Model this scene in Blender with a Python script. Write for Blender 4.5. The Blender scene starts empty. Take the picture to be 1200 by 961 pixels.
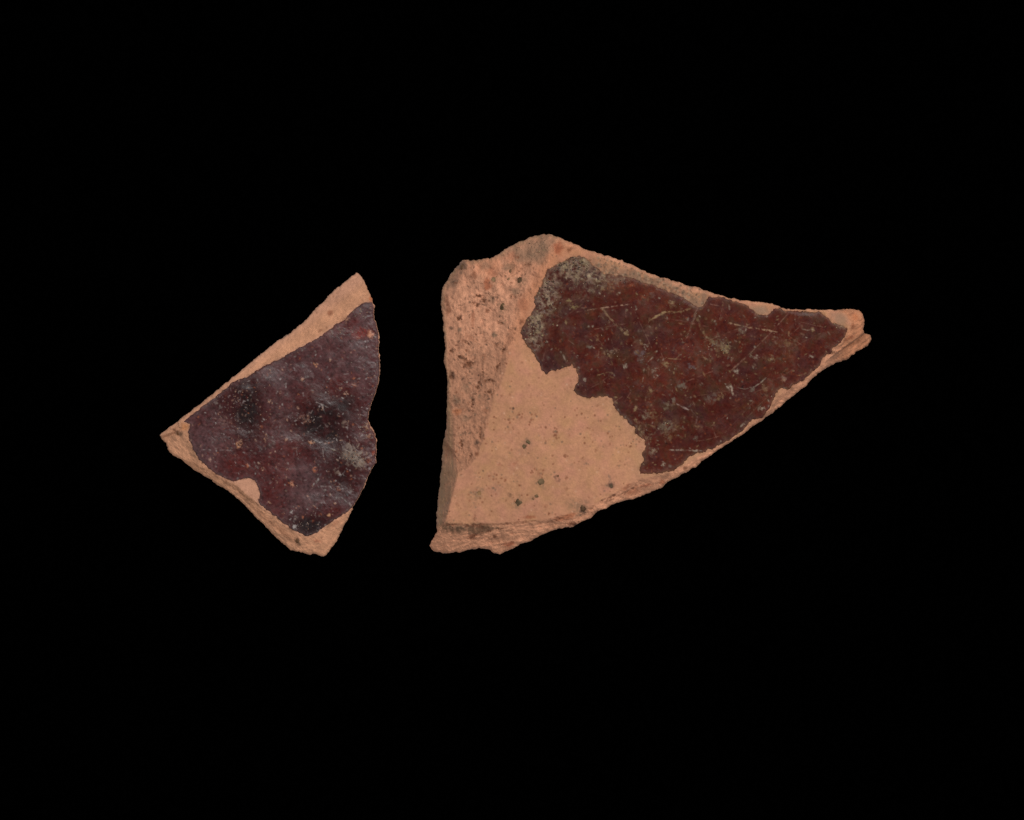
import bpy, math
import numpy as np

# ------------------------------------------------------------------ camera, world, lamps, exposure
# Real size: the picture is 120 mm wide, so one picture pixel of the 1200 px photograph is 0.1 mm.
PX = 1.0e-4
scene = bpy.context.scene
COL = scene.collection

TOP = 0.0075                      # height of the sherds' upper faces above the cloth
CAM_D = 0.90                      # camera above those faces
cam_data = bpy.data.cameras.new("camera")
cam_data.sensor_width = 36.0
cam_data.lens = 36.0 * CAM_D / 0.120
cam_data.clip_start = 0.01
cam_data.clip_end = 50.0
cam = bpy.data.objects.new("camera", cam_data)
cam.location = (0, 0, TOP + CAM_D)
COL.objects.link(cam)
scene.camera = cam

world = bpy.data.worlds.new("World")
scene.world = world
world.use_nodes = True
world.node_tree.nodes["Background"].inputs[0].default_value = (0, 0, 0, 1)
world.node_tree.nodes["Background"].inputs[1].default_value = 0.0


def soft_lamp(name, loc, size, power, colour=(1, 1, 1)):
    d = bpy.data.lights.new(name, 'AREA')
    d.shape = 'RECTANGLE'
    d.size, d.size_y = size
    d.energy = power
    d.color = colour
    o = bpy.data.objects.new(name, d)
    o.location = loc
    v = -np.array(loc, float)
    v /= np.linalg.norm(v)
    o.rotation_euler = (math.acos(-v[2]), 0, math.atan2(v[1], v[0]) - math.pi / 2)
    COL.objects.link(o)
    return o


# copy-stand lighting: soft boxes round the lens axis, strongest from the top and right
soft_lamp("softbox_key", (0.16, 0.50, 0.55), (0.50, 0.30), 3.7, (1.0, 0.98, 0.96))
soft_lamp("softbox_side", (0.55, -0.10, 0.45), (0.30, 0.40), 1.6, (1.0, 0.98, 0.97))
soft_lamp("softbox_fill", (-0.45, -0.30, 0.55), (0.40, 0.40), 2.2, (0.97, 0.98, 1.0))

vs = scene.view_settings
vs.view_transform = 'Standard'
vs.look = 'None'
vs.exposure = 0.0
vs.gamma = 1.0
vs.use_curve_mapping = False
scene.cycles.max_bounces = 6

# ------------------------------------------------------------------ helpers
rng = np.random.RandomState(7)


def lin(r, g, b):
    c = np.array([r, g, b], float) / 255.0
    return np.where(c <= 0.04045, c / 12.92, ((c + 0.055) / 1.055) ** 2.4)


TABLES = {}


def vnoise(X, Y, scale, seed):
    t = TABLES.get(seed)
    if t is None:
        t = TABLES[seed] = np.random.RandomState(seed).rand(256, 256)
    x = X / scale + seed * 3.17
    y = Y / scale + seed * 7.31
    xi = np.floor(x).astype(int); yi = np.floor(y).astype(int)
    fx = x - xi; fy = y - yi
    fx = fx * fx * fx * (fx * (fx * 6 - 15) + 10)
    fy = fy * fy * fy * (fy * (fy * 6 - 15) + 10)
    a = t[yi % 256, xi % 256]; b = t[yi % 256, (xi + 1) % 256]
    c = t[(yi + 1) % 256, xi % 256]; d = t[(yi + 1) % 256, (xi + 1) % 256]
    return ((a * (1 - fx) + b * fx) * (1 - fy) + (c * (1 - fx) + d * fx) * fy) * 2 - 1


def fbm(X, Y, scale, seed, octv=4, gain=0.5):
    # each octave is turned so that the lattice does not show
    out = 0; amp = 1.0; tot = 0
    for o in range(octv):
        a = 0.6 + o * 1.1 + seed * 0.37
        xr = X * math.cos(a) - Y * math.sin(a); yr = X * math.sin(a) + Y * math.cos(a)
        out = out + amp * vnoise(xr, yr, scale / 2 ** o, seed + 13 * o)
        tot += amp; amp *= gain
    return out / tot * 1.6


def sstep(a, b, x):
    t = np.clip((x - a) / (b - a), 0, 1)
    return t * t * (3 - 2 * t)


def resample(poly, step, jag, jscale, seed):
    """closed polygon -> dense polygon with a broken, uneven edge"""
    p = np.array(poly, float)
    q = np.roll(p, -1, axis=0)
    out = []
    for a, b in zip(p, q):
        n = max(1, int(np.hypot(*(b[:2] - a[:2])) / step))
        for i in range(n):
            out.append(a + (b - a) * i / n)
    out = np.array(out)
    t = np.roll(out, -1, axis=0)[:, :2] - np.roll(out, 1, axis=0)[:, :2]
    n = np.stack([t[:, 1], -t[:, 0]], 1) / (np.linalg.norm(t, axis=1, keepdims=True) + 1e-9)
    d = fbm(out[:, 0], out[:, 1], jscale, seed, 3, 0.8) * jag
    out[:, :2] += n * d[:, None]
    return out


def sdf(poly, X, Y):
    """distance field: coarse everywhere, exact near the outline"""
    k = max(1, len(poly) // 110)
    d, nx, ny, at = sdf_exact(poly[::k], X, Y)
    near = np.abs(d) < 9.0
    e = sdf_exact(poly, X[near], Y[near])
    for full, part in zip((d, nx, ny, at), e):
        full[near] = part
    return d, nx, ny, at


def sdf_exact(poly, X, Y):
    """signed distance (negative inside) to a closed polygon, with the nearest point and its attribute"""
    P = poly[:, :2]; Q = np.roll(P, -1, axis=0)
    best = np.full(X.shape, 1e18); nx = np.zeros(X.shape); ny = np.zeros(X.shape)
    at = np.zeros(X.shape); inside = np.zeros(X.shape, bool)
    A = poly[:, 2] if poly.shape[1] > 2 else None
    for i in range(len(P)):
        ax, ay = P[i]; bx, by = Q[i]
        dx, dy = bx - ax, by - ay
        L = dx * dx + dy * dy + 1e-12
        t = np.clip(((X - ax) * dx + (Y - ay) * dy) / L, 0, 1)
        px = ax + t * dx; py = ay + t * dy
        d = (X - px) ** 2 + (Y - py) ** 2
        m = d < best
        best[m] = d[m]; nx[m] = px[m]; ny[m] = py[m]
        if A is not None:
            v = A[i] + (A[(i + 1) % len(A)] - A[i]) * t
            at[m] = v[m]
        if ay != by:
            c = ((ay > Y) != (by > Y)) & (X < dx * (Y - ay) / dy + ax)
            inside ^= c
    d = np.sqrt(best)
    return np.where(inside, -d, d), nx, ny, at


class Raster:
    """a regular grid over one sherd in photograph pixels; heights and colours live on it"""
    def __init__(self, outline, h):
        o = np.array(outline)[:, :2]
        x0, y0 = o.min(0) - 6; x1, y1 = o.max(0) + 6
        self.h = h
        self.x = np.arange(x0, x1, h); self.y = np.arange(y0, y1, h)
        self.X, self.Y = np.meshgrid(self.x, self.y)

    def win(self, cx, cy, r):
        h = self.h
        i0 = max(0, int((cx - r - self.x[0]) / h)); i1 = min(len(self.x), int((cx + r - self.x[0]) / h) + 2)
        j0 = max(0, int((cy - r - self.y[0]) / h)); j1 = min(len(self.y), int((cy + r - self.y[0]) / h) + 2)
        return slice(j0, max(j0, j1)), slice(i0, max(i0, i1))

    def spot(self, C, cx, cy, r, col, a=1.0, soft=0.5, rag=0.35, H=None, dh=0.0, asp=1.0, ang=0.0, grain=0.0):
        s = self.win(cx, cy, r * 2.2 * max(asp, 1 / asp) + 2)
        x = self.X[s] - cx; y = self.Y[s] - cy
        if x.size == 0:
            return
        if asp != 1.0:
            c_, s_ = math.cos(ang), math.sin(ang)
            x, y = (x * c_ + y * s_) / asp, (-x * s_ + y * c_) * asp
        d = np.hypot(x, y)
        if rag:
            d = d + fbm(self.X[s], self.Y[s], max(1.6, r * 0.9), int(cx * 7 + cy) % 97, 3) * rag * r
        w = (1 - sstep(r * (1 - soft), r * (1 + soft) + 0.4, d)) * a
        if grain:
            w = w * np.clip(0.62 + grain * fbm(self.X[s], self.Y[s], 2.6, int(cx + cy * 3) % 79, 2, 0.7), 0, 1)
        if C is not None:
            C[s] += (np.array(col) - C[s]) * w[..., None]
        if H is not None:
            H[s] += dh * w

    def line(self, C, pts, wid, col, a=1.0, rag=0.5, H=None, dh=0.0):
        for (ax, ay), (bx, by) in zip(pts[:-1], pts[1:]):
            cx, cy = (ax + bx) / 2, (ay + by) / 2
            r = math.hypot(bx - ax, by - ay) / 2 + 4 * wid + 2
            s = self.win(cx, cy, r)
            X = self.X[s]; Y = self.Y[s]
            dx, dy = bx - ax, by - ay
            t = np.clip(((X - ax) * dx + (Y - ay) * dy) / (dx * dx + dy * dy), 0, 1)
            n = fbm(X, Y, 5, int(ax) % 89, 3)
            d = np.hypot(X - ax - t * dx, Y - ay - t * dy) + n * rag * wid
            w = (1 - sstep(wid * 0.4, wid * 1.1 + 0.3, d)) * a
            w = w * np.clip(0.72 + 0.9 * fbm(X, Y, 2.8, int(ay) % 83, 2, 0.7), 0.0, 1) * np.clip(0.8 + 0.7 * fbm(X, Y, 9.0, int(ax) % 71, 2), 0.1, 1) * sstep(0, 0.08, t + 0.04) * sstep(0, 0.08, 1.04 - t)
            C[s] += (np.array(col) - C[s]) * w[..., None]
            if H is not None:
                H[s] += dh * w


def link_mesh(name, verts, faces, mat, parent, cols=None, rough=None, smooth=True):
    me = bpy.data.meshes.new(name)
    faces = np.asarray(faces, np.int32)
    k = faces.shape[1]
    me.vertices.add(len(verts)); me.vertices.foreach_set("co", np.asarray(verts, np.float32).ravel())
    me.loops.add(faces.size); me.loops.foreach_set("vertex_index", faces.ravel())
    me.polygons.add(len(faces))
    me.polygons.foreach_set("loop_start", np.arange(0, faces.size, k, dtype=np.int32))
    me.polygons.foreach_set("loop_total", np.full(len(faces), k, np.int32))
    me.update(calc_edges=True)
    if smooth:
        me.polygons.foreach_set("use_smooth", np.ones(len(faces), bool))
    if cols is not None:
        a = me.attributes.new("surface_colour", 'FLOAT_COLOR', 'POINT')
        rgba = np.ones((len(verts), 4), np.float32); rgba[:, :3] = cols
        a.data.foreach_set("color", rgba.ravel())
    if rough is not None:
        a = me.attributes.new("surface_gloss", 'FLOAT', 'POINT')
        a.data.foreach_set("value", np.asarray(rough, np.float32))
    me.materials.append(mat)
    me.validate()
    o = bpy.data.objects.new(name, me)
    COL.objects.link(o)
    if parent:
        o.parent = parent
    return o


def to_world(x, y, z, org):
    return np.stack([(x - org[0]) * PX, (org[1] - y) * PX, z * PX], 1)


def solid_from_raster(name, R, sd, nx, ny, H, C, rough, mat, parent, org, mode, inset=0.0, wall_col=None, under=None):
    """upper surface clipped to the outline, side walls, and an underside; returns one closed mesh"""
    h = R.h
    snap = np.abs(sd) < 0.72 * h
    ok = (sd < 0) | snap
    gx = np.where(snap, nx, R.X); gy = np.where(snap, ny, R.Y)
    ctr = 0.25 * (sd[:-1, :-1] + sd[1:, :-1] + sd[:-1, 1:] + sd[1:, 1:])
    cell = ok[:-1, :-1] & ok[1:, :-1] & ok[:-1, 1:] & ok[1:, 1:] & (ctr < -0.05 * h)
    idx = np.arange(sd.size).reshape(sd.shape)
    a = idx[:-1, :-1][cell]; b = idx[:-1, 1:][cell]; c = idx[1:, 1:][cell]; d = idx[1:, :-1][cell]
    quads = np.stack([a, d, c, b], 1)           # y runs down in the picture: counter-clockwise from above
    used = np.unique(quads)
    remap = np.full(sd.size, -1); remap[used] = np.arange(len(used))
    quads = remap[quads]
    x = gx.ravel()[used]; y = gy.ravel()[used]; z = H.ravel()[used]
    col = C.reshape(-1, 3)[used]; ro = rough.ravel()[used]
    n = len(used)
    e = np.concatenate([quads[:, [0, 1]], quads[:, [1, 2]], quads[:, [2, 3]], quads[:, [3, 0]]])
    key = e.min(1).astype(np.int64) * n + e.max(1)
    u, inv, cnt = np.unique(key, return_inverse=True, return_counts=True)
    be = e[cnt[inv] == 1]                        # border edges, in face direction
    bv = np.unique(be)
    V = [to_world(x, y, z, org)]; F = [quads]; K = [col]; G = [ro]
    # inward direction from the distance field
    sm = sd.copy()
    for _ in range(3 if mode == 'solid' else 0):                 # smoothed, so that the walls do not pleat
        for ax in (0, 1):
            c = np.cumsum(np.pad(sm, [(9, 8) if k == ax else (0, 0) for k in (0, 1)], mode='edge'), axis=ax)
            sm = (np.take(c, np.arange(17, c.shape[ax]), axis=ax) - np.take(c, np.arange(0, c.shape[ax] - 17), axis=ax)) / 17.0
            if sm.shape != sd.shape:
                sm = np.pad(sm, [(0, sd.shape[k] - sm.shape[k]) for k in (0, 1)], mode='edge')
    gyy, gxx = np.gradient(sm, h)
    nl = np.hypot(gxx, gyy) + 1e-6
    ix = (-gxx / nl).ravel()[used]; iy = (-gyy / nl).ravel()[used]
    prev = np.full(n, -1); prev[bv] = bv
    base = n
    if mode == 'solid':
        levels = [0.05, 0.11, 0.18, 0.26, 0.34, 0.43, 0.52, 0.61, 0.70, 0.79, 0.87, 0.94]
        bx = x[bv]; by = y[bv]; bz = z[bv]; smb = sm.ravel()[used][bv]
        for li, f in enumerate(levels):
            dz = f * 60.0                                          # rough broken wall: noise runs down it as well as along it
            rel = fbm(bx + dz * .9, by * .7 - dz, 16, 31, 3) * 2.4 + fbm(bx * .8 - dz, by + dz * .8, 6, 32, 3, .65) * 1.3 + fbm(by * .6, dz + bx * .15, 5, 33, 2) * .8
            ins = inset * (1 - (1 - f) ** 1.6) + (rel + 1.2) * sstep(0, .22, f)
            ins = ins + np.clip(smb - smb.mean(), -2.5, 2.5) * sstep(0, .25, f)
            ins = np.maximum(ins, 0.15 * li ** .5)
            V.append(to_world(bx + ix[bv] * ins, by + iy[bv] * ins, bz * (1 - f), org))
            K.append(wall_col * (1 + 0.12 * fbm(bx + dz * .7, by - dz, 7, 41, 3))[:, None]); G.append(ro[bv])
            cur = np.full(n, -1); cur[bv] = base + np.arange(len(bv))
            F.append(np.stack([be[:, 0] * 0 + prev[be[:, 1]], prev[be[:, 0]], cur[be[:, 0]], cur[be[:, 1]]], 1))
            prev = cur; base += len(bv)
        fall = inset * np.exp(np.minimum(sd.ravel()[used], 0) / 55.0)
        zb = np.maximum(0.0, 0.8 + 0.8 * fbm(x, y, 30, 77, 3))
        V.append(to_world(x + ix * fall, y + iy * fall, zb, org))
        K.append(wall_col * (1 + 0.10 * fbm(x, y, 6, 55, 3))[:, None]); G.append(ro)
    else:
        V.append(to_world(x[bv], y[bv], under.ravel()[used][bv], org)); K.append(col[bv]); G.append(ro[bv])
    if mode == 'solid':
        cur = np.arange(n) + base
        F.append(cur[quads][:, ::-1])
    else:
        cur = np.full(n, -1); cur[bv] = base + np.arange(len(bv))
    F.append(np.stack([prev[be[:, 1]], prev[be[:, 0]], cur[be[:, 0]], cur[be[:, 1]]], 1))
    return link_mesh(name, np.concatenate(V), np.concatenate(F), mat, parent, np.concatenate(K), np.concatenate(G))


# ------------------------------------------------------------------ materials
def node_mat(name):
    m = bpy.data.materials.new(name)
    m.use_nodes = True
    nt = m.node_tree
    return m, nt, nt.nodes["Principled BSDF"]


def noise(nt, co, scale, detail=4, rough=0.6):
    n = nt.nodes.new("ShaderNodeTexNoise")
    n.inputs["Scale"].default_value = scale
    n.inputs["Detail"].default_value = detail
    n.inputs["Roughness"].default_value = rough
    nt.links.new(co, n.inputs["Vector"])
    return n.outputs["Fac"]


def mrange(nt, v, a, b, c, d):
    n = nt.nodes.new("ShaderNodeMapRange")
    for k, x in zip((1, 2, 3, 4), (a, b, c, d)):
        n.inputs[k].default_value = x
    nt.links.new(v, n.inputs[0])
    return n.outputs[0]


def scaled(nt, col, fac):
    n = nt.nodes.new("ShaderNodeVectorMath"); n.operation = 'SCALE'
    nt.links.new(col, n.inputs[0]); nt.links.new(fac, n.inputs["Scale"])
    return n.outputs[0]


def math2(nt, op, a, b):
    n = nt.nodes.new("ShaderNodeMath"); n.operation = op
    nt.links.new(a, n.inputs[0])
    if isinstance(b, (int, float)):
        n.inputs[1].default_value = b
    else:
        nt.links.new(b, n.inputs[1])
    return n.outputs[0]


def clay_material():
    m, nt, p = node_mat("fired_clay")
    co = nt.nodes.new("ShaderNodeTexCoord").outputs["Object"]
    at = nt.nodes.new("ShaderNodeAttribute"); at.attribute_name = "surface_colour"
    f1 = mrange(nt, noise(nt, co, 5200, 3), 0.3, 0.7, 0.90, 1.10)
    f2 = mrange(nt, noise(nt, co, 700, 4), 0.3, 0.7, 0.94, 1.06)
    nt.links.new(scaled(nt, at.outputs["Color"], math2(nt, 'MULTIPLY', f1, f2)), p.inputs["Base Color"])
    p.inputs["Roughness"].default_value = 0.92
    p.inputs["Specular IOR Level"].default_value = 0.18
    p.inputs["Sheen Weight"].default_value = 0.12          # dusty surface
    p.inputs["Sheen Roughness"].default_value = 0.5
    b = nt.nodes.new("ShaderNodeBump")
    b.inputs["Strength"].default_value = 1.0
    b.inputs["Distance"].default_value = 5e-5
    nt.links.new(noise(nt, co, 3600, 5, 0.65), b.inputs["Height"])
    nt.links.new(b.outputs[0], p.inputs["Normal"])
    return m


def glaze_material(name, spec):
    m, nt, p = node_mat(name)
    co = nt.nodes.new("ShaderNodeTexCoord").outputs["Object"]
    at = nt.nodes.new("ShaderNodeAttribute"); at.attribute_name = "surface_colour"
    gl = nt.nodes.new("ShaderNodeAttribute"); gl.attribute_name = "surface_gloss"
    f1 = mrange(nt, noise(nt, co, 4200, 4), 0.3, 0.7, 0.82, 1.18)
    nt.links.new(scaled(nt, at.outputs["Color"], f1), p.inputs["Base Color"])
    r = math2(nt, 'ADD', gl.outputs["Fac"], mrange(nt, noise(nt, co, 2600, 4), 0.3, 0.7, -0.07, 0.07))
    nt.links.new(r, p.inputs["Roughness"])
    p.inputs["Specular IOR Level"].default_value = spec
    b = nt.nodes.new("ShaderNodeBump")
    b.inputs["Strength"].default_value = 0.6
    b.inputs["Distance"].default_value = 2.0e-5
    nt.links.new(noise(nt, co, 3000, 5, 0.7), b.inputs["Height"])
    nt.links.new(b.outputs[0], p.inputs["Normal"])
    return m


def grain_material(name, rough=0.85):
    m, nt, p = node_mat(name)
    co = nt.nodes.new("ShaderNodeTexCoord").outputs["Object"]
    at = nt.nodes.new("ShaderNodeAttribute"); at.attribute_name = "surface_colour"
    nt.links.new(scaled(nt, at.outputs["Color"], mrange(nt, noise(nt, co, 9000, 3), 0.3, 0.7, 0.75, 1.25)), p.inputs["Base Color"])
    p.inputs["Roughness"].default_value = rough
    p.inputs["Specular IOR Level"].default_value = 0.1
    return m


def cloth_material():
    m, nt, p = node_mat("black_velvet")
    co = nt.nodes.new("ShaderNodeTexCoord").outputs["Object"]
    n = mrange(nt, noise(nt, co, 900, 3), 0.3, 0.7, 0.00008, 0.00022)
    c = nt.nodes.new("ShaderNodeCombineColor")
    for i in range(3):
        nt.links.new(n, c.inputs[i])
    nt.links.new(c.outputs[0], p.inputs["Base Color"])
    p.inputs["Roughness"].default_value = 1.0
    p.inputs["Specular IOR Level"].default_value = 0.0
    return m


M_CLAY = clay_material()
M_GLAZE_RED = glaze_material("red_brown_glaze", 0.32)
M_GLAZE_PURPLE = glaze_material("purple_brown_glaze", 0.46)
M_GRIT = grain_material("dark_grit", 0.7)
M_CRUST = grain_material("earth_crust", 0.95)

# ------------------------------------------------------------------ the surface under the sherds
bd = link_mesh("black_cloth_ground", [(-0.6, -0.6, 0), (0.6, -0.6, 0), (0.6, 0.6, 0), (-0.6, 0.6, 0)], [(0, 1, 2, 3)], cloth_material(), None, smooth=False)
bd["kind"] = "structure"
bd["label"] = "plain black cloth surface under both sherds"


def ico(sub=1):
    t = (1 + 5 ** 0.5) / 2
    v = [(-1, t, 0), (1, t, 0), (-1, -t, 0), (1, -t, 0), (0, -1, t), (0, 1, t), (0, -1, -t), (0, 1, -t), (t, 0, -1), (t, 0, 1), (-t, 0, -1), (-t, 0, 1)]
    f = [(0, 11, 5), (0, 5, 1), (0, 1, 7), (0, 7, 10), (0, 10, 11), (1, 5, 9), (5, 11, 4), (11, 10, 2), (10, 7, 6), (7, 1, 8), (3, 9, 4), (3, 4, 2), (3, 2, 6), (3, 6, 8), (3, 8, 9), (4, 9, 5), (2, 4, 11), (6, 2, 10), (8, 6, 7), (9, 8, 1)]
    v = [np.array(p) / np.linalg.norm(p) for p in v]
    for _ in range(sub):
        mid = {}; nf = []
        def mp(a, b):
            k = (min(a, b), max(a, b))
            if k not in mid:
                p = v[a] + v[b]; v.append(p / np.linalg.norm(p)); mid[k] = len(v) - 1
            return mid[k]
        for a, b, c in f:
            ab, bc, ca = mp(a, b), mp(b, c), mp(c, a)
            nf += [(a, ab, ca), (b, bc, ab), (c, ca, bc), (ab, bc, ca)]
        f = nf
    return np.array(v), np.array(f)


ICO0 = ico(0)
ICO1 = ico(1)


def height_at(R, H, x, y):
    i = int(np.clip(round((x - R.x[0]) / R.h), 0, len(R.x) - 1)); j = int(np.clip(round((y - R.y[0]) / R.h), 0, len(R.y) - 1))
    return H[j, i]


def add_grit(R, H, lst, parent, org):
    for (x, y, r, c) in lst:
        v, f = ICO1
        k = 1 + 0.17 * rng.randn(len(v), 1).clip(-1.6, 1.6)
        sx = rng.uniform(0.85, 1.15); r = r * .88
        v2 = v * k * np.array([r * sx, r / sx, r * 0.25])
        z = height_at(R, H, x, y) - r * 0.10
        w = to_world(v2[:, 0] + x, v2[:, 1] + y, v2[:, 2] + z, org)
        f2 = f[:, ::-1]
        cc = np.tile(lin(*c) * np.array([1.75, 1.42, 1.1]), (len(v), 1)) * (1 + 0.25 * rng.randn(len(v), 1)).clip(0.4, 1.7)
        link_mesh("grit", w, f2, M_GRIT, parent, cc)


def add_grains(name, R, H, pts, parent, org):
    """pts: x, y, radius, colour -> one part of many small soil grains"""
    V = []; F = []; K = []
    n = 0
    v, f = ICO0
    for (x, y, r, c) in pts:
        a = rng.rand() * 6.28
        q = v * (1 + 0.3 * rng.randn(len(v), 1)).clip(0.5, 1.5)
        q = np.stack([q[:, 0] * math.cos(a) - q[:, 1] * math.sin(a), q[:, 0] * math.sin(a) + q[:, 1] * math.cos(a), q[:, 2] * 0.55], 1) * r
        z = height_at(R, H, x, y) + 0.1 * r
        V.append(to_world(q[:, 0] + x, q[:, 1] + y, q[:, 2] + z, org)); F.append(f[:, ::-1] + n); n += len(v)
        K.append(np.tile(c, (len(v), 1)))
    o = link_mesh(name, np.concatenate(V), np.concatenate(F), M_CRUST, parent, np.concatenate(K))
    o["kind"] = "stuff"
    return o


def thing(name, label, org):
    o = bpy.data.objects.new(name, None)
    o.empty_display_size = 0.01
    o.location = ((org[0] - 600) * PX, (480.5 - org[1]) * PX, 0)
    o["label"] = label; o["category"] = "pottery sherd"; o["group"] = "glazed pottery sherds on the black cloth"
    COL.objects.link(o)
    return o


GRID = 0.62
T0 = TOP / PX

# ================================================================== the large sherd
BIG = [(516, 349.5), (517, 339), (521.2, 330.8), (527.5, 321.4), (534.7, 311), (542, 304.7), (551.4, 304.1), (562.8, 304.1), (573.2, 302.2), (583.7, 298.1), (592, 291.6), (602.4, 286), (614.9, 280.8), (626.3, 276.2), (635.7, 274.2), (646, 274.6), (656.5, 278.3), (666.9, 282.5), (680.8, 289.4), (695.4, 295), (709.9, 299.1), (722.4, 302.9), (732.8, 306.6), (747.4, 314.3), (764.1, 321.2), (780.7, 326.2), (795.3, 331), (809.8, 335.8), (818.2, 336.6), (826.5, 340.4), (836.9, 344.1), (846.2, 345.6), (856.6, 349.8), (873.3, 351.9), (890, 354.6), (904.5, 355.4), (910.8, 358.7), (921.2, 362.3), (931.6, 362.9), (950.3, 362.9), (962.8, 363.7), (977.4, 362.9), (996.1, 361.8), (1006.5, 363.3), (1011.7, 368.5), (1013.8, 376.8), (1012.7, 384.5), (1013.8, 390.4), (1022.1, 392.9), (1023.1, 397.6), (1016.9, 404.9), (1004.4, 412.2), (994, 420.5), (981.5, 424.7), (969, 430.9), (958.6, 438.2), (950.3, 446.5), (947.2, 451.1), (937.8, 457), (927.4, 466.3), (917, 474.6), (904.5, 484.4), (894.1, 492.3), (881.6, 500.7), (871.2, 509), (861.9, 514.2), (847.3, 524.3), (836.9, 531.6), (822.3, 540.9), (816, 547.2), (805.7, 552.4), (795.3, 558.6), (781.7, 564.9), (776.5, 571.1), (757.8, 579), (743.2, 584.6), (722.4, 588.8), (714.1, 594.4), (697.5, 601.3), (692.3, 607.5), (678.7, 612.7), (671, 617.8), (656.5, 619.8), (641.9, 623.4), (629.4, 629), (617, 635.9), (604.5, 640.6), (592, 646.9), (584.7, 649.8), (579.5, 648.3), (571.2, 644.2), (561.8, 642.3), (552.4, 644.2), (537.9, 648), (523.3, 649), (512.9, 647.7), (505.6, 645.2), (503.5, 640), (507.7, 630.7), (511.9, 623.4), (511.9, 614), (511.9, 593.2), (515, 572.4), (517, 551.6), (518, 532.8), (520.2, 514.1), (522.9, 497.5), (523.3, 480.8), (524.3, 457.7), (523.3, 436.9), (520.2, 422.3), (521.6, 409.8), (520.2, 393.2), (519.1, 376.5), (517, 360)]
# the flat outer face of the vessel: x, y and the slope of the broken face that falls away from it there
BIG_FACE = [(521.5, 612, 1.0), (524.3, 605.7, 1.1), (530.6, 576.5, 1.0), (536.8, 555.7, 0.8), (550.4, 548.5, 0.5), (557.6, 539, 0.45), (567, 518.3, 0.42), (573.2, 493.3, 0.42), (579.5, 464, 0.42), (585.7, 455.6, 0.42), (594, 432.7, 0.42), (600.3, 409.8, 0.4), (606.5, 395.3, 0.38), (612, 378, 0.38), (623, 352, 0.36), (633.6, 332.8, 0.36), (642, 314, 0.36), (650, 303, 0.4), (664, 294, 0.5), (683, 295, 0.7), (700, 302, 0.7), (722, 309, 0.7), (747.4, 320, 0.7), (780, 333, 0.7), (809.8, 342, 0.7), (836.9, 347.5, 0.8), (873.3, 354.5, 0.8), (904.5, 358, 0.8), (921.2, 364, 0.8), (962.8, 365, 0.6), (990, 368, 0.4), (998, 380, 0.4), (993, 387.2, 0.45), (985.7, 401.8, 0.5), (977.4, 408, 0.6), (966.9, 415.3, 0.7), (962.8, 425.7, 0.7), (944.1, 443.4, 0.8), (923.2, 455.9, 0.8), (910, 464, 0.8), (902.4, 478.8, 0.8), (881.6, 494, 0.8), (862.9, 511.5, 0.8), (834.8, 526, 0.8), (818.2, 534, 0.7), (801.5, 545, 0.7), (776.5, 556, 0.75), (749.5, 560.7, 0.8), (743.2, 562.8, 0.8), (722.4, 575.3, 0.62), (700, 587, 0.56), (683.5, 595.3, 0.56), (669, 603.6, 0.58), (639.8, 608.8, 0.58), (606.5, 611.9, 0.58), (573.2, 614, 0.62), (540, 614.4, 0.62)]
BIG_GLAZE = [(643, 315.2), (635.7, 326.6), (634, 336), (631.5, 341.2), (626.3, 347.4), (627.4, 357.8), (623.2, 366.1), (614.9, 376.5), (610.7, 384.9), (612.8, 399.4), (621.1, 407.8), (628.4, 420.3), (635.7, 432.7), (640.3, 437.3), (654.4, 432.7), (666.9, 429), (671, 426.7), (675.6, 435), (678.7, 444.4), (674.6, 451.7), (670.4, 458.5), (680.8, 464.6), (691.2, 466.8), (703.7, 464.4), (717.2, 466), (719.3, 474.3), (725.6, 482.7), (731.8, 491), (742.2, 500.4), (748.4, 510.8), (756.8, 516), (757.4, 522.2), (753.7, 531.6), (754.7, 539.9), (748.4, 547.2), (749.9, 556.0), (764.1, 555.5), (776.5, 554.5), (789, 550.3), (801.5, 544.1), (805.7, 536.8), (818.2, 530.5), (834.8, 525.3), (847.3, 519.6), (857.7, 513.3), (862.9, 510.5), (871.2, 503.8), (881.6, 491.3), (892, 490.2), (902.4, 478.8), (906.6, 466.3), (917, 452.8), (923.2, 455.9), (933.6, 449.7), (944.1, 443.4), (954.5, 434), (962.8, 425.7), (966.9, 415.3), (973.2, 415.3), (977.4, 408), (985.7, 401.8), (990.9, 394.5), (993, 387.2), (989.8, 381), (975.3, 376.8), (968, 371.6), (962.8, 366.6), (952.4, 364.8), (931, 364.5), (916, 362.8), (906.6, 361.2), (900.4, 370.0), (889.9, 369.5), (881.6, 363.3), (871.2, 357), (858.7, 352.6), (847, 348), (839, 347.2), (830.7, 348.7), (823.4, 359.1), (814, 358.7), (803.6, 351.8), (793.2, 346.2), (780.7, 340.4), (768.2, 336.2), (757.8, 331), (747.4, 327.5), (737, 324.8), (722.4, 322.7), (705.8, 319.5), (695.4, 311.2), (687.1, 301.9), (678.7, 299.8), (666.9, 301.6), (656.5, 308.9)]


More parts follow.
